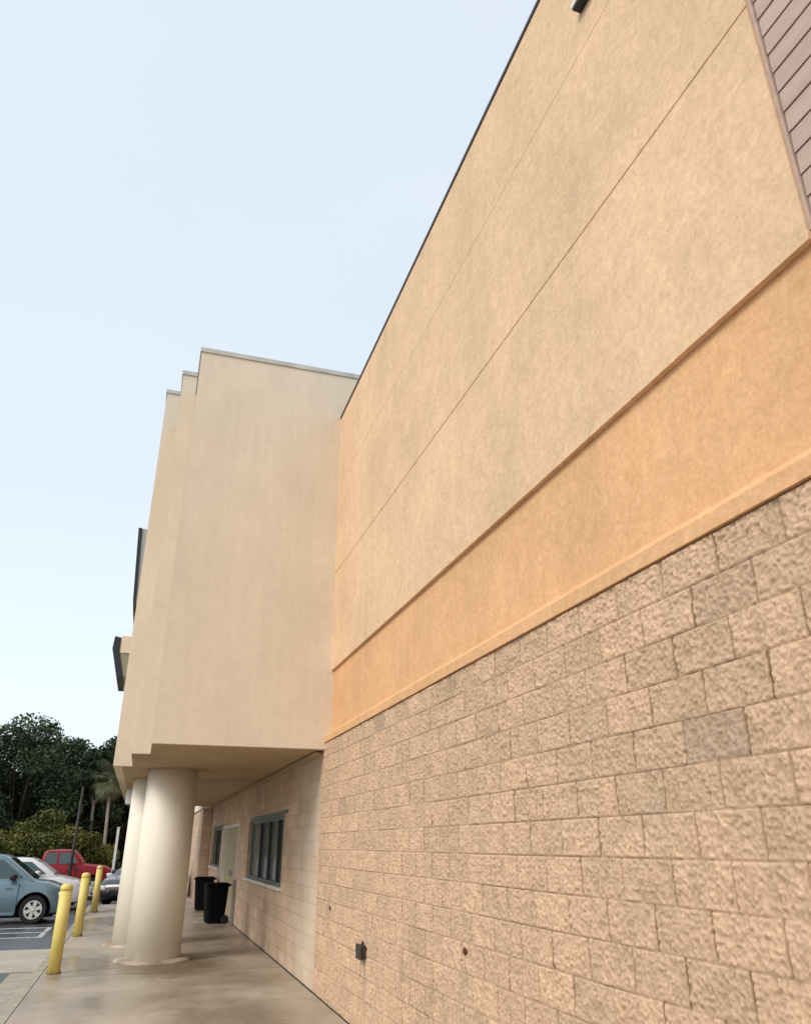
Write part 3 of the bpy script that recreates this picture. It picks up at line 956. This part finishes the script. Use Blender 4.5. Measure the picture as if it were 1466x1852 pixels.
def car(name, label, cat, loc, rz, paint, L_, W_, wheels, wr, deck, low, gh, wins, truck=False, door_seams=(), pickup=False):
    """deck: (x, z) of the upper body line; gh: greenhouse (z, xfront, xrear, halfwidth) levels"""
    t = empty(name, loc, rz, label=label, cat=cat)
    hw = W_ / 2
    bm = bmesh.new()
    xs = sorted(set([round(-L_ / 2 + i * L_ / 44, 4) for i in range(45)] + [k[0] for k in deck]))
    rings = []
    for x in xs:
        zt = interp(deck, x)
        u = abs(x) / (L_ / 2)
        plan = 1.0 - 0.16 * max(0, (u - 0.72) / 0.28) ** 2.2
        endf = max(0, (u - 0.93) / 0.07)
        zl = low + 0.10 * endf
        w = hw * plan
        zm = zl + (zt - zl) * 0.45
        half = [(w * 0.80, zl), (w * 0.955, zl + 0.05), (w * 0.985, zl + (zt - zl) * 0.22), (w, zm), (w * 0.985, zl + (zt - zl) * 0.72), (w * 0.95, zt - 0.055), (w * 0.90, zt - 0.012), (w * 0.60, zt + 0.012), (0.0, zt + 0.022)]
        pts = [(y, z_) for y, z_ in half] + [(-y, z_) for y, z_ in reversed(half[:-1])]
        xx = x
        rings.append([bm.verts.new((xx - (0.05 * math.copysign(1, x) * endf * (abs(z_ - zm) / max(0.01, zt - zl)) * 2), y, z_)) for y, z_ in pts])
    for a, b_ in zip(rings[:-1], rings[1:]):
        n = len(a)
        for i in range(n): bm.faces.new((a[i], a[(i + 1) % n], b_[(i + 1) % n], b_[i]))
    bm.faces.new(rings[0]); bm.faces.new(rings[-1])
    if pickup:
        pass
    body = obj('body', bm, [paint, M['arch']], t, True)
    # wheel arches cut for real
    cut = bmesh.new()
    for wx in wheels:
        for s in (-1, 1):
            lathe(cut, [(wr + 0.085, s * (hw - 0.30)), (wr + 0.085, s * (hw + 0.2))], (wx, 0, wr - 0.0), 28, 'y')
    bmesh.ops.recalc_face_normals(cut, faces=cut.faces)
    cme = bpy.data.meshes.new('cut'); cut.to_mesh(cme); cut.free()
    cme.materials.append(paint); cme.materials.append(M['arch'])
    for p in cme.polygons: p.material_index = 1
    co_ = bpy.data.objects.new('cut', cme); COL.objects.link(co_)
    md = body.modifiers.new('b', 'BOOLEAN'); md.operation = 'DIFFERENCE'; md.object = co_; md.solver = 'EXACT'
    body_parent = body.parent
    body.parent = None
    bpy.context.view_layer.update()
    dg = bpy.context.evaluated_depsgraph_get()
    nm_ = bpy.data.meshes.new_from_object(body.evaluated_get(dg))
    body.modifiers.clear(); body.data = nm_
    body.parent = body_parent
    bpy.data.objects.remove(co_)
    nm_.polygons.foreach_set('use_smooth', [True] * len(nm_.polygons))
    try: nm_.set_sharp_from_angle(angle=math.radians(38))
    except Exception: pass
    # greenhouse
    bm = bmesh.new()
    rings = []
    def lvl(z_):
        for a, b_ in zip(gh[:-1], gh[1:]):
            if a[0] <= z_ <= b_[0]:
                f_ = (z_ - a[0]) / (b_[0] - a[0])
                return [a[i] + (b_[i] - a[i]) * f_ for i in (1, 2, 3)]
        return list(gh[-1][1:]) if z_ > gh[-1][0] else list(gh[0][1:])
    c = 0.10
    def ring_(z_, xf, xr, h_):
        pts = []
        for (cx_, cy_, a0) in ((xf - c, h_ - c, 0), (xr + c, h_ - c, 90), (xr + c, -h_ + c, 180), (xf - c, -h_ + c, 270)):
            for k in range(4):
                a = math.radians(a0 + 30 * k)
                pts.append((cx_ + c * math.cos(a), cy_ + c * math.sin(a), z_))
        return [bm.verts.new(p) for p in pts]
    for (z_, xf, xr, h_) in gh: rings.append(ring_(z_, xf, xr, h_))
    zt, xf, xr, h_ = gh[-1]
    rings.append(ring_(zt + 0.035, xf - 0.10, xr + 0.10, h_ - 0.09))
    rings.append(ring_(zt + 0.055, xf - 0.40, xr + 0.40, h_ - 0.30))
    for a, b_ in zip(rings[:-1], rings[1:]):
        n = len(a)
        for i in range(n): bm.faces.new((a[i], a[(i + 1) % n], b_[(i + 1) % n], b_[i]))
    bm.faces.new(rings[0]); bm.faces.new(rings[-1])
    g = obj('cabin', bm, paint, t, True)
    try: g.data.set_sharp_from_angle(angle=math.radians(40))
    except Exception: pass
    for poly in wins:
        for s in (-1, 1):
            bm = bmesh.new()
            vs = [bm.verts.new((x, s * (lvl(z_)[2] + 0.006), z_)) for x, z_ in poly]
            bm.faces.new(vs)
            o = obj('side_window', bm, M['carglass'], t)
    z0_, z1_ = gh[0][0] + 0.05, gh[-1][0] - 0.05
    for nm2, ix, sg_ in (('windshield', 0, 1), ('rear_window', 1, -1)):
        a, b_ = lvl(z0_), lvl(z1_)
        bm = bmesh.new()
        bm.faces.new([bm.verts.new(p) for p in ((a[ix] + sg_ * 0.008, -a[2] + 0.13, z0_), (a[ix] + sg_ * 0.008, a[2] - 0.13, z0_), (b_[ix] + sg_ * 0.008, b_[2] - 0.13, z1_), (b_[ix] + sg_ * 0.008, -b_[2] + 0.13, z1_))])
        obj(nm2, bm, M['carglass'], t)
    # wheels
    for wx in wheels:
        for s in (-1, 1):
            yc = s * (hw - 0.115)
            bm = bmesh.new()
            lathe(bm, [(wr * 0.62, -0.095), (wr * 0.93, -0.105), (wr, -0.07), (wr, 0.07), (wr * 0.93, 0.105), (wr * 0.62, 0.095)], (wx, yc, wr), 36, 'y')
            w = obj('wheel', bm, M['rubber'], t)
            bm = bmesh.new()
            lathe(bm, [(wr * 0.64, s * 0.02), (wr * 0.66, s * 0.10), (wr * 0.58, s * 0.10), (wr * 0.56, s * 0.06)], (wx, yc, wr), 36, 'y')
            lathe(bm, [(wr * 0.17, s * 0.05), (wr * 0.15, s * 0.105), (wr * 0.05, s * 0.11)], (wx, yc, wr), 20, 'y')
            for k in range(6):
                a = k * math.pi / 3 + 0.3
                u = Vector((math.cos(a), 0, math.sin(a))); v = Vector((-math.sin(a), 0, math.cos(a)))
                c0 = Vector((wx, yc, wr))
                ins, ous = 0.10 * wr, 0.60 * wr
                w1, w2 = 0.10 * wr, 0.15 * wr
                y1, y2 = s * 0.098, s * 0.05
                P_ = []
                for yv in (y1, y2):
                    P_.append([bm.verts.new(c0 + u * ins + v * w1 + Vector((0, yv, 0))), bm.verts.new(c0 + u * ous + v * w2 + Vector((0, yv, 0))), bm.verts.new(c0 + u * ous - v * w2 + Vector((0, yv, 0))), bm.verts.new(c0 + u * ins - v * w1 + Vector((0, yv, 0)))])
                bm.faces.new(P_[0]); bm.faces.new(P_[1])
                for i in range(4): bm.faces.new((P_[0][i], P_[0][(i + 1) % 4], P_[1][(i + 1) % 4], P_[1][i]))
            r = obj('rim', bm, M['rim']); r.parent = w
    # lights
    xn = L_ / 2
    zn = interp(deck, xn - 0.12)
    for s in (-1, 1):
        bm = NB((xn - 0.34, xn - 0.035, min(s * hw * 0.62, s * hw * 0.925), max(s * hw * 0.62, s * hw * 0.925), zn - 0.20, zn - 0.05), bev=0.03)
        obj('headlight', bm, M['lamp'], t, True)
        bm = NB((-xn + 0.03, -xn + 0.16, min(s * hw * 0.62, s * hw * 0.90), max(s * hw * 0.62, s * hw * 0.90), zn - 0.10, zn + 0.10), bev=0.02)
        obj('tail_light', bm, M['paint_red'], t, True)
        lv_ = lvl(gh[0][0] + 0.1)
        mx_ = lv_[0] - 0.42
        bm = NB((mx_ - 0.06, mx_ + 0.08, min(s * (lv_[2] + 0.02), s * (hw + 0.17)), max(s * (lv_[2] + 0.02), s * (hw + 0.17)), gh[0][0] + 0.03, gh[0][0] + 0.17), bev=0.035)
        obj('side_mirror', bm, M['trim'] if paint is not M['paint_white'] else paint, t, True)
        for k, xd in enumerate(door_seams):
            bm = NB((xd - 0.006, xd + 0.006, min(s * hw * 0.97, s * (hw + 0.003)), max(s * hw * 0.97, s * (hw + 0.003)), low + 0.12, gh[0][0] - 0.06))
            obj('door_seam', bm, M['trim'], t)
        bm = NB((wheels[1] + wr + 0.1, wheels[0] - wr - 0.1, min(s * hw * 0.90, s * (hw + 0.004)), max(s * hw * 0.90, s * (hw + 0.004)), low + 0.005, low + 0.075), bev=0.01)
        obj('sill_trim', bm, paint, t)
    for s in (-1, 1):
        for xd in door_seams:
            hx = xd - 0.24
            if hx < wheels[1] + wr: hx = xd + 0.2
            bm = NB((hx - 0.08, hx + 0.08, min(s * hw * 0.985, s * (hw + 0.022)), max(s * hw * 0.985, s * (hw + 0.022)), gh[0][0] - 0.17, gh[0][0] - 0.14), bev=0.006)
            obj('door_handle', bm, paint, t)
    obj('license_plate', NB((-xn - 0.012, -xn + 0.03, -0.26, 0.26, low + 0.30, low + 0.45)), M['lamp'], t)
    bm = NB((xn - 0.12, xn - 0.01, -hw * 0.45, hw * 0.45, low + 0.16, low + 0.30), bev=0.02)
    obj('grille', bm, M['trim'], t)
    bm = NB((-xn * 0.85, xn * 0.85, -hw * 0.7, hw * 0.7, low - 0.06, low + 0.04))
    obj('underbody', bm, M['arch'], t)
    return t

G = -0.13
# local x is forward; nose towards +X (the building)
car('parked_car', 'blue-grey small car parked nose-in, right behind the nearest bollard', 'car', (-3.72, 24.45, G), 0.0, M['paint_blue'], 4.25, 1.74,
    (1.36, -1.22), 0.325,
    [(-2.13, 0.92), (-1.8, 1.0), (-1.0, 1.02), (0.5, 1.02), (1.10, 1.02), (1.6, 0.945), (1.95, 0.83), (2.08, 0.70), (2.13, 0.58)], 0.20,
    [(0.98, 1.34, -1.98, 0.80), (1.12, 1.14, -1.93, 0.775), (1.30, 0.90, -1.85, 0.735), (1.50, 0.62, -1.74, 0.69), (1.57, 0.50, -1.62, 0.67)],
    [[(1.02, 1.06), (0.02, 1.04), (0.02, 1.48), (0.46, 1.48)], [(-0.05, 1.04), (-0.95, 1.06), (-0.92, 1.46), (-0.05, 1.46)], [(-1.02, 1.07), (-1.75, 1.10), (-1.55, 1.44), (-0.99, 1.45)]],
    door_seams=(0.95, -0.02, -1.0))
car('parked_car', 'white sedan parked between the blue-grey car and the red truck', 'car', (-3.62, 28.75, G), 0.0, M['paint_white'], 4.55, 1.76,
    (1.42, -1.28), 0.325,
    [(-2.27, 0.85), (-2.1, 0.98), (-1.5, 1.0), (0.9, 0.97), (1.5, 0.93), (1.95, 0.82), (2.2, 0.68), (2.275, 0.55)], 0.2,
    [(0.94, 1.34, -1.75, 0.80), (1.10, 1.14, -1.55, 0.77), (1.30, 0.86, -1.25, 0.72), (1.43, 0.62, -0.95, 0.68)],
    [[(1.04, 1.02), (0.0, 1.02), (0.0, 1.36), (0.56, 1.36)], [(-0.06, 1.02), (-1.05, 1.05), (-0.95, 1.30), (-0.06, 1.34)]],
    door_seams=(0.85, -0.03, -1.0))
car('pickup_truck', 'red pickup truck parked nose-in beyond the white sedan', 'truck', (-3.43, 34.0, G), 0.0, M['paint_red'], 5.4, 1.86,
    (1.95, -1.62), 0.37,
    [(-2.7, 1.12), (-0.5, 1.14), (0.9, 1.18), (1.6, 1.17), (2.3, 1.10), (2.55, 0.98), (2.7, 0.72)], 0.30,
    [(1.12, 1.62, 0.10, 0.86), (1.30, 1.50, 0.11, 0.83), (1.52, 1.32, 0.15, 0.78), (1.63, 1.20, 0.20, 0.75)],
    [[(1.38, 1.22), (0.72, 1.20), (0.72, 1.57), (1.14, 1.57)], [(0.64, 1.20), (0.24, 1.20), (0.28, 1.57), (0.64, 1.57)]],
    door_seams=(1.35, 0.3))
car('parked_car', 'black car half hidden behind the white columns past the last bollard', 'car', (0.42, 31.3, G), math.radians(-112), M['paint_black'], 4.3, 1.76,
    (1.36, -1.25), 0.325,
    [(-2.15, 0.88), (-1.9, 0.96), (0.6, 0.92), (1.3, 0.88), (1.85, 0.76), (2.1, 0.62), (2.15, 0.5)], 0.2,
    [(0.88, 1.2, -1.7, 0.80), (1.05, 0.85, -1.55, 0.76), (1.22, 0.42, -1.3, 0.70), (1.32, 0.1, -1.0, 0.66)],
    [[(0.75, 0.96), (0.0, 0.96), (0.0, 1.26), (0.2, 1.26)], [(-0.06, 0.96), (-1.0, 0.99), (-0.9, 1.24), (-0.06, 1.26)]],
    door_seams=(0.8, -0.03))

# ================================================================== trees
def leaves_mesh(name, blobs, n, size, seed, droop=0.0, lo=0.35):
    r = np.random.default_rng(seed)
    vol = np.array([b[3] * b[4] * b[5] for b in blobs]) ** 0.75
    cnt = (vol / vol.sum() * n).astype(int)
    P, T = [], []
    for b, c in zip(blobs, cnt):
        d = r.normal(size=(c, 3)); d /= np.linalg.norm(d, axis=1)[:, None]
        rad = (lo + (1 - lo) * r.random(c) ** 0.6)
        # ragged outline: clumps along random directions
        cl = r.normal(size=(22, 3)); cl /= np.linalg.norm(cl, axis=1)[:, None]
        near = (d @ cl.T).max(1)
        keep = r.random(c) < np.clip((near - 0.70) * 5, 0.12, 1)
        rad = rad * (0.86 + 0.26 * np.clip((near - 0.7) * 3.4, 0, 1))
        p = np.array(b[:3]) + d * rad[:, None] * np.array(b[3:6])
        p = p[keep]; P.append(p)
        T.append(np.clip(r.normal(0.42 + 0.6 * (r.random() - 0.5), 0.22, len(p)), 0, 1))
    P = np.concatenate(P); T = np.concatenate(T)
    m = len(P)
    a = r.normal(size=(m, 3)); a /= np.linalg.norm(a, axis=1)[:, None]
    b2 = r.normal(size=(m, 3)); b2 = np.cross(a, b2); b2 /= np.linalg.norm(b2, axis=1)[:, None]
    s = size * (0.55 + 0.9 * r.random(m))[:, None]
    V = np.stack([P - a * s, P + b2 * s * 0.55, P + a * s, P - b2 * s * 0.55], 1).reshape(-1, 3).astype(np.float32)
    me = bpy.data.meshes.new(name)
    me.vertices.add(len(V)); me.vertices.foreach_set('co', V.ravel())
    me.loops.add(m * 4); me.loops.foreach_set('vertex_index', np.arange(m * 4, dtype=np.int32))
    me.polygons.add(m); me.polygons.foreach_set('loop_start', np.arange(m, dtype=np.int32) * 4)
    me.polygons.foreach_set('loop_total', np.full(m, 4, dtype=np.int32))
    me.update()
    at = me.attributes.new('tint', 'FLOAT', 'POINT')
    at.data.foreach_set('value', np.repeat(T, 4).astype(np.float32))
    return me

def tree(name, loc, h, spread, seed, label, group=None, leaf='leaf_dark', bark='bark', n=9000, size=0.20, trunk_h=0.35, tr=0.22, nb=9, cat='tree', flat=0.75):
    rr = random.Random(seed)
    t = empty(name, loc, 0, label=label, cat=cat, group=group)
    bm = bmesh.new()
    th = h * trunk_h
    tube(bm, [(0, 0, 0), (0.05, 0.02, th * 0.5), (0.0, 0.05, th)], [tr * 1.25, tr, tr * 0.8], 9)
    blobs = []
    for k in range(nb):
        a = 2 * math.pi * k / nb * 1.618 * 1.0 + rr.random()
        f = rr.random() ** 0.5
        R_ = spread * (0.15 + 0.55 * f)
        cz = th + (h - th) * (0.30 + 0.52 * (1 - f * 0.75) * rr.uniform(0.55, 1.1))
        if nb > 20: cz = th + (h - th) * rr.uniform(0.10, 1.0 - 0.35 * f * f)
        br = spread * (rr.uniform(0.17, 0.36) if nb > 20 else rr.uniform(0.30, 0.46))
        bz = br * flat
        cz = min(cz, h - bz)
        c = (R_ * math.cos(a), R_ * math.sin(a), cz)
        blobs.append((*c, br, br, bz))
        tube(bm, [(0, 0.03, th * 0.9), (c[0] * 0.4, c[1] * 0.4, th + (cz - th) * 0.5), (c[0] * 0.85, c[1] * 0.85, cz)], [tr * 0.45, tr * 0.22, tr * 0.08], 6)
    blobs.append((0, 0, h - spread * 0.42 * flat, spread * 0.42, spread * 0.42, spread * 0.42 * flat))
    obj('trunk', bm, M[bark], t, True)
    link_mesh('crown', leaves_mesh('crown', blobs, n, size, seed), M[leaf], t)
    return t
GZ = -0.19
trees = [
    ((-6.9, 52, GZ), 9.1, 4.3, 3, 'broad dark oak, tallest of the trees, above the small green tree'),
    ((-11.4, 53, GZ), 8.6, 4.3, 5, 'dark oak at the left edge of the photo'),
    ((-5.0, 57, GZ), 8.5, 3.4, 8, 'dark oak filling the dip behind the thin dark pole'),
    ((-1.6, 54, GZ), 8.3, 3.4, 12, 'dark oak right beside the stepped facade edge, behind the palm'),
]
for loc, h_, sp_, sd_, lb in trees:
    tree('oak_tree', loc, h_, sp_, sd_, lb, 'dark oaks beyond the parking lot', n=30000, size=0.105, trunk_h=0.10, nb=40)
back = [(-17.5, 62, 9.5), (-11.5, 63, 9.0), (-6.3, 63, 8.2), (-0.8, 64, 8.6)]
for k, (x, y, h_) in enumerate(back):
    tree('oak_tree', (x, y, GZ), h_ - 0.7, 4.3, 30 + k, ['back-row oak far off to the left behind the edge oak', 'back-row oak behind the tallest oak', 'back-row oak behind the dip in the tree line', 'back-row oak behind the palm', 'back-row oak hidden behind the building'][k],
         'dark oaks beyond the parking lot', n=20000, size=0.14, trunk_h=0.14, nb=36)
tree('small_tree', (-4.5, 45.5, GZ), 3.6, 2.0, 51, 'low rounded yellow-green tree with bare stems behind the white sedan', 'small yellow-green trees', 'leaf_mid', 'pale_bark', n=9000, size=0.085, trunk_h=0.22, tr=0.07, nb=11, flat=0.8)
tree('small_tree', (-7.3, 46.5, GZ), 2.7, 1.8, 52, 'smaller yellow-green tree left of the rounded one', 'small yellow-green trees', 'leaf_mid', 'pale_bark', n=7000, size=0.085, trunk_h=0.2, tr=0.06, nb=9, flat=0.8)
tree('small_tree', (-2.4, 46.2, GZ), 2.5, 1.5, 53, 'smaller yellow-green tree right of the rounded one, by the palm trunk', 'small yellow-green trees', 'leaf_mid', 'pale_bark', n=6000, size=0.08, trunk_h=0.2, tr=0.05, nb=9, flat=0.8)

# slim tree with a pale bare trunk
t = tree('slim_tree', (-2.9, 52.5, GZ), 6.6, 1.5, 61, 'slim tree with a pale bare trunk left of the palm', None, 'leaf_dark', 'pale_bark', n=4500, size=0.14, trunk_h=0.66, tr=0.11, nb=6)

# palm
def palm(loc, h, label):
    t = empty('palm_tree', loc, 0, label=label, cat='palm tree')
    bm = bmesh.new()
    tube(bm, [(0.12, 0, 0), (0.06, 0, h * 0.35), (-0.02, 0, h * 0.7), (-0.08, 0, h)], [0.11, 0.085, 0.075, 0.085], 10)
    obj('trunk', bm, M['pale_bark'], t, True)
    bm = bmesh.new()
    lay = bm.verts.layers.float.new('tint')
    rr = random.Random(4)
    for k in range(64):
        a = rr.random() * 2 * math.pi
        el_ = math.radians(rr.uniform(-75, 70))
        ln = rr.uniform(0.85, 1.25)
        d = Vector((math.cos(a) * math.cos(el_), math.sin(a) * math.cos(el_), math.sin(el_)))
        base = Vector((-0.08, 0, h + 0.05))
        tip = base + d * ln * 0.6
        tint = 0.75 if el_ < -0.6 else rr.uniform(0.1, 0.7)
        side = d.cross(Vector((0, 0, 1))).normalized()
        up = side.cross(d)
        v0 = bm.verts.new(base); v1 = bm.verts.new(tip); v2 = bm.verts.new(tip + side * 0.015); v3 = bm.verts.new(base + side * 0.02)
        for v in (v0, v1, v2, v3): v[lay] = 0.9
        bm.faces.new((v0, v1, v2, v3))
        for j in range(15):                       # fan leaflets
            b = math.radians(-115 + 230 * j / 14)
            dd = (d * math.cos(b) + side * math.sin(b)).normalized()
            e1 = tip + dd * ln * 0.52 + Vector((0, 0, -0.12 - 0.08 * rr.random()))
            w = (side * math.cos(b) - d * math.sin(b)).normalized() * 0.022
            mid = tip + dd * ln * 0.30
            q1, q2, q3, q4 = bm.verts.new(tip), bm.verts.new(mid + w), bm.verts.new(e1), bm.verts.new(mid - w)
            for v in (q1, q2, q3, q4): v[lay] = min(1, tint + rr.uniform(-.1, .2))
            bm.faces.new((q1, q2, q3, q4))
    obj('fronds', bm, M['leaf_palm'], t)
palm((-1.80, 47.0, GZ), 5.2, 'fan palm with a thin pale trunk and drooping fronds beside the facade')

# hedge along the lot's end: one clipped row
blobs = [(x, 0, 0.55, 1.3, 0.9, 0.75) for x in np.arange(-24, 3, 1.1)]
hd = empty('hedge', (0, 48.2, GZ), 0, label='dark low hedge running along the end of the parking lot', cat='hedge')
link_mesh('foliage', leaves_mesh('foliage', blobs, 26000, 0.10, 77, lo=0.2), M['leaf_hedge'], hd)
bm = bmesh.new()
for x in np.arange(-24, 3, 1.1): tube(bm, [(x, 0, 0), (x + 0.05, 0, 0.5)], [0.04, 0.02], 6)
obj('stems', bm, M['bark'], hd)
# far wood closing the view low down
blobs = [(x, (i % 3) * 2.0, 2.2 + (i % 2) * 0.8, 3.2, 2.0, 3.0) for i, x in enumerate(np.arange(-60, 30, 2.6))]
wd = tag(link_mesh('far_wood', leaves_mesh('far_wood', blobs, 60000, 0.30, 78, lo=0.1), M['leaf_dark']), label='dark woodland closing the view behind the oaks', cat='woodland', kind='stuff')
wd.location = (0, 68, GZ)

# poles
t = empty('lamp_post', (-2.04, 29.6, G), label='thin dark pole rising behind the blue-grey car in front of the trees', cat='pole')
bm = bmesh.new(); tube(bm, [(0, 0, 0.0), (0, 0, 1.5), (-0.0, 0, 3.65)], [0.055, 0.05, 0.035], 12)
obj('pole_shaft', bm, M['pole_dark'], t, True)
bm = bmesh.new(); lathe(bm, [(0.13, 0.0), (0.12, 0.05), (0.06, 0.09)], n=20)
obj('pole_base', bm, M['pole_dark'], t)
t = empty('sign_post', (-0.80, 33.0, G), label='white square post standing left of the columns beside the red truck nose', cat='post')
obj('post_shaft', NB((-0.045, 0.045, -0.045, 0.045, 0.0, 2.42), bev=0.008), M['pole_white'], t)
obj('post_cap', NB((-0.055, 0.055, -0.055, 0.055, 2.421, 2.45), bev=0.006), M['pole_white'], t)
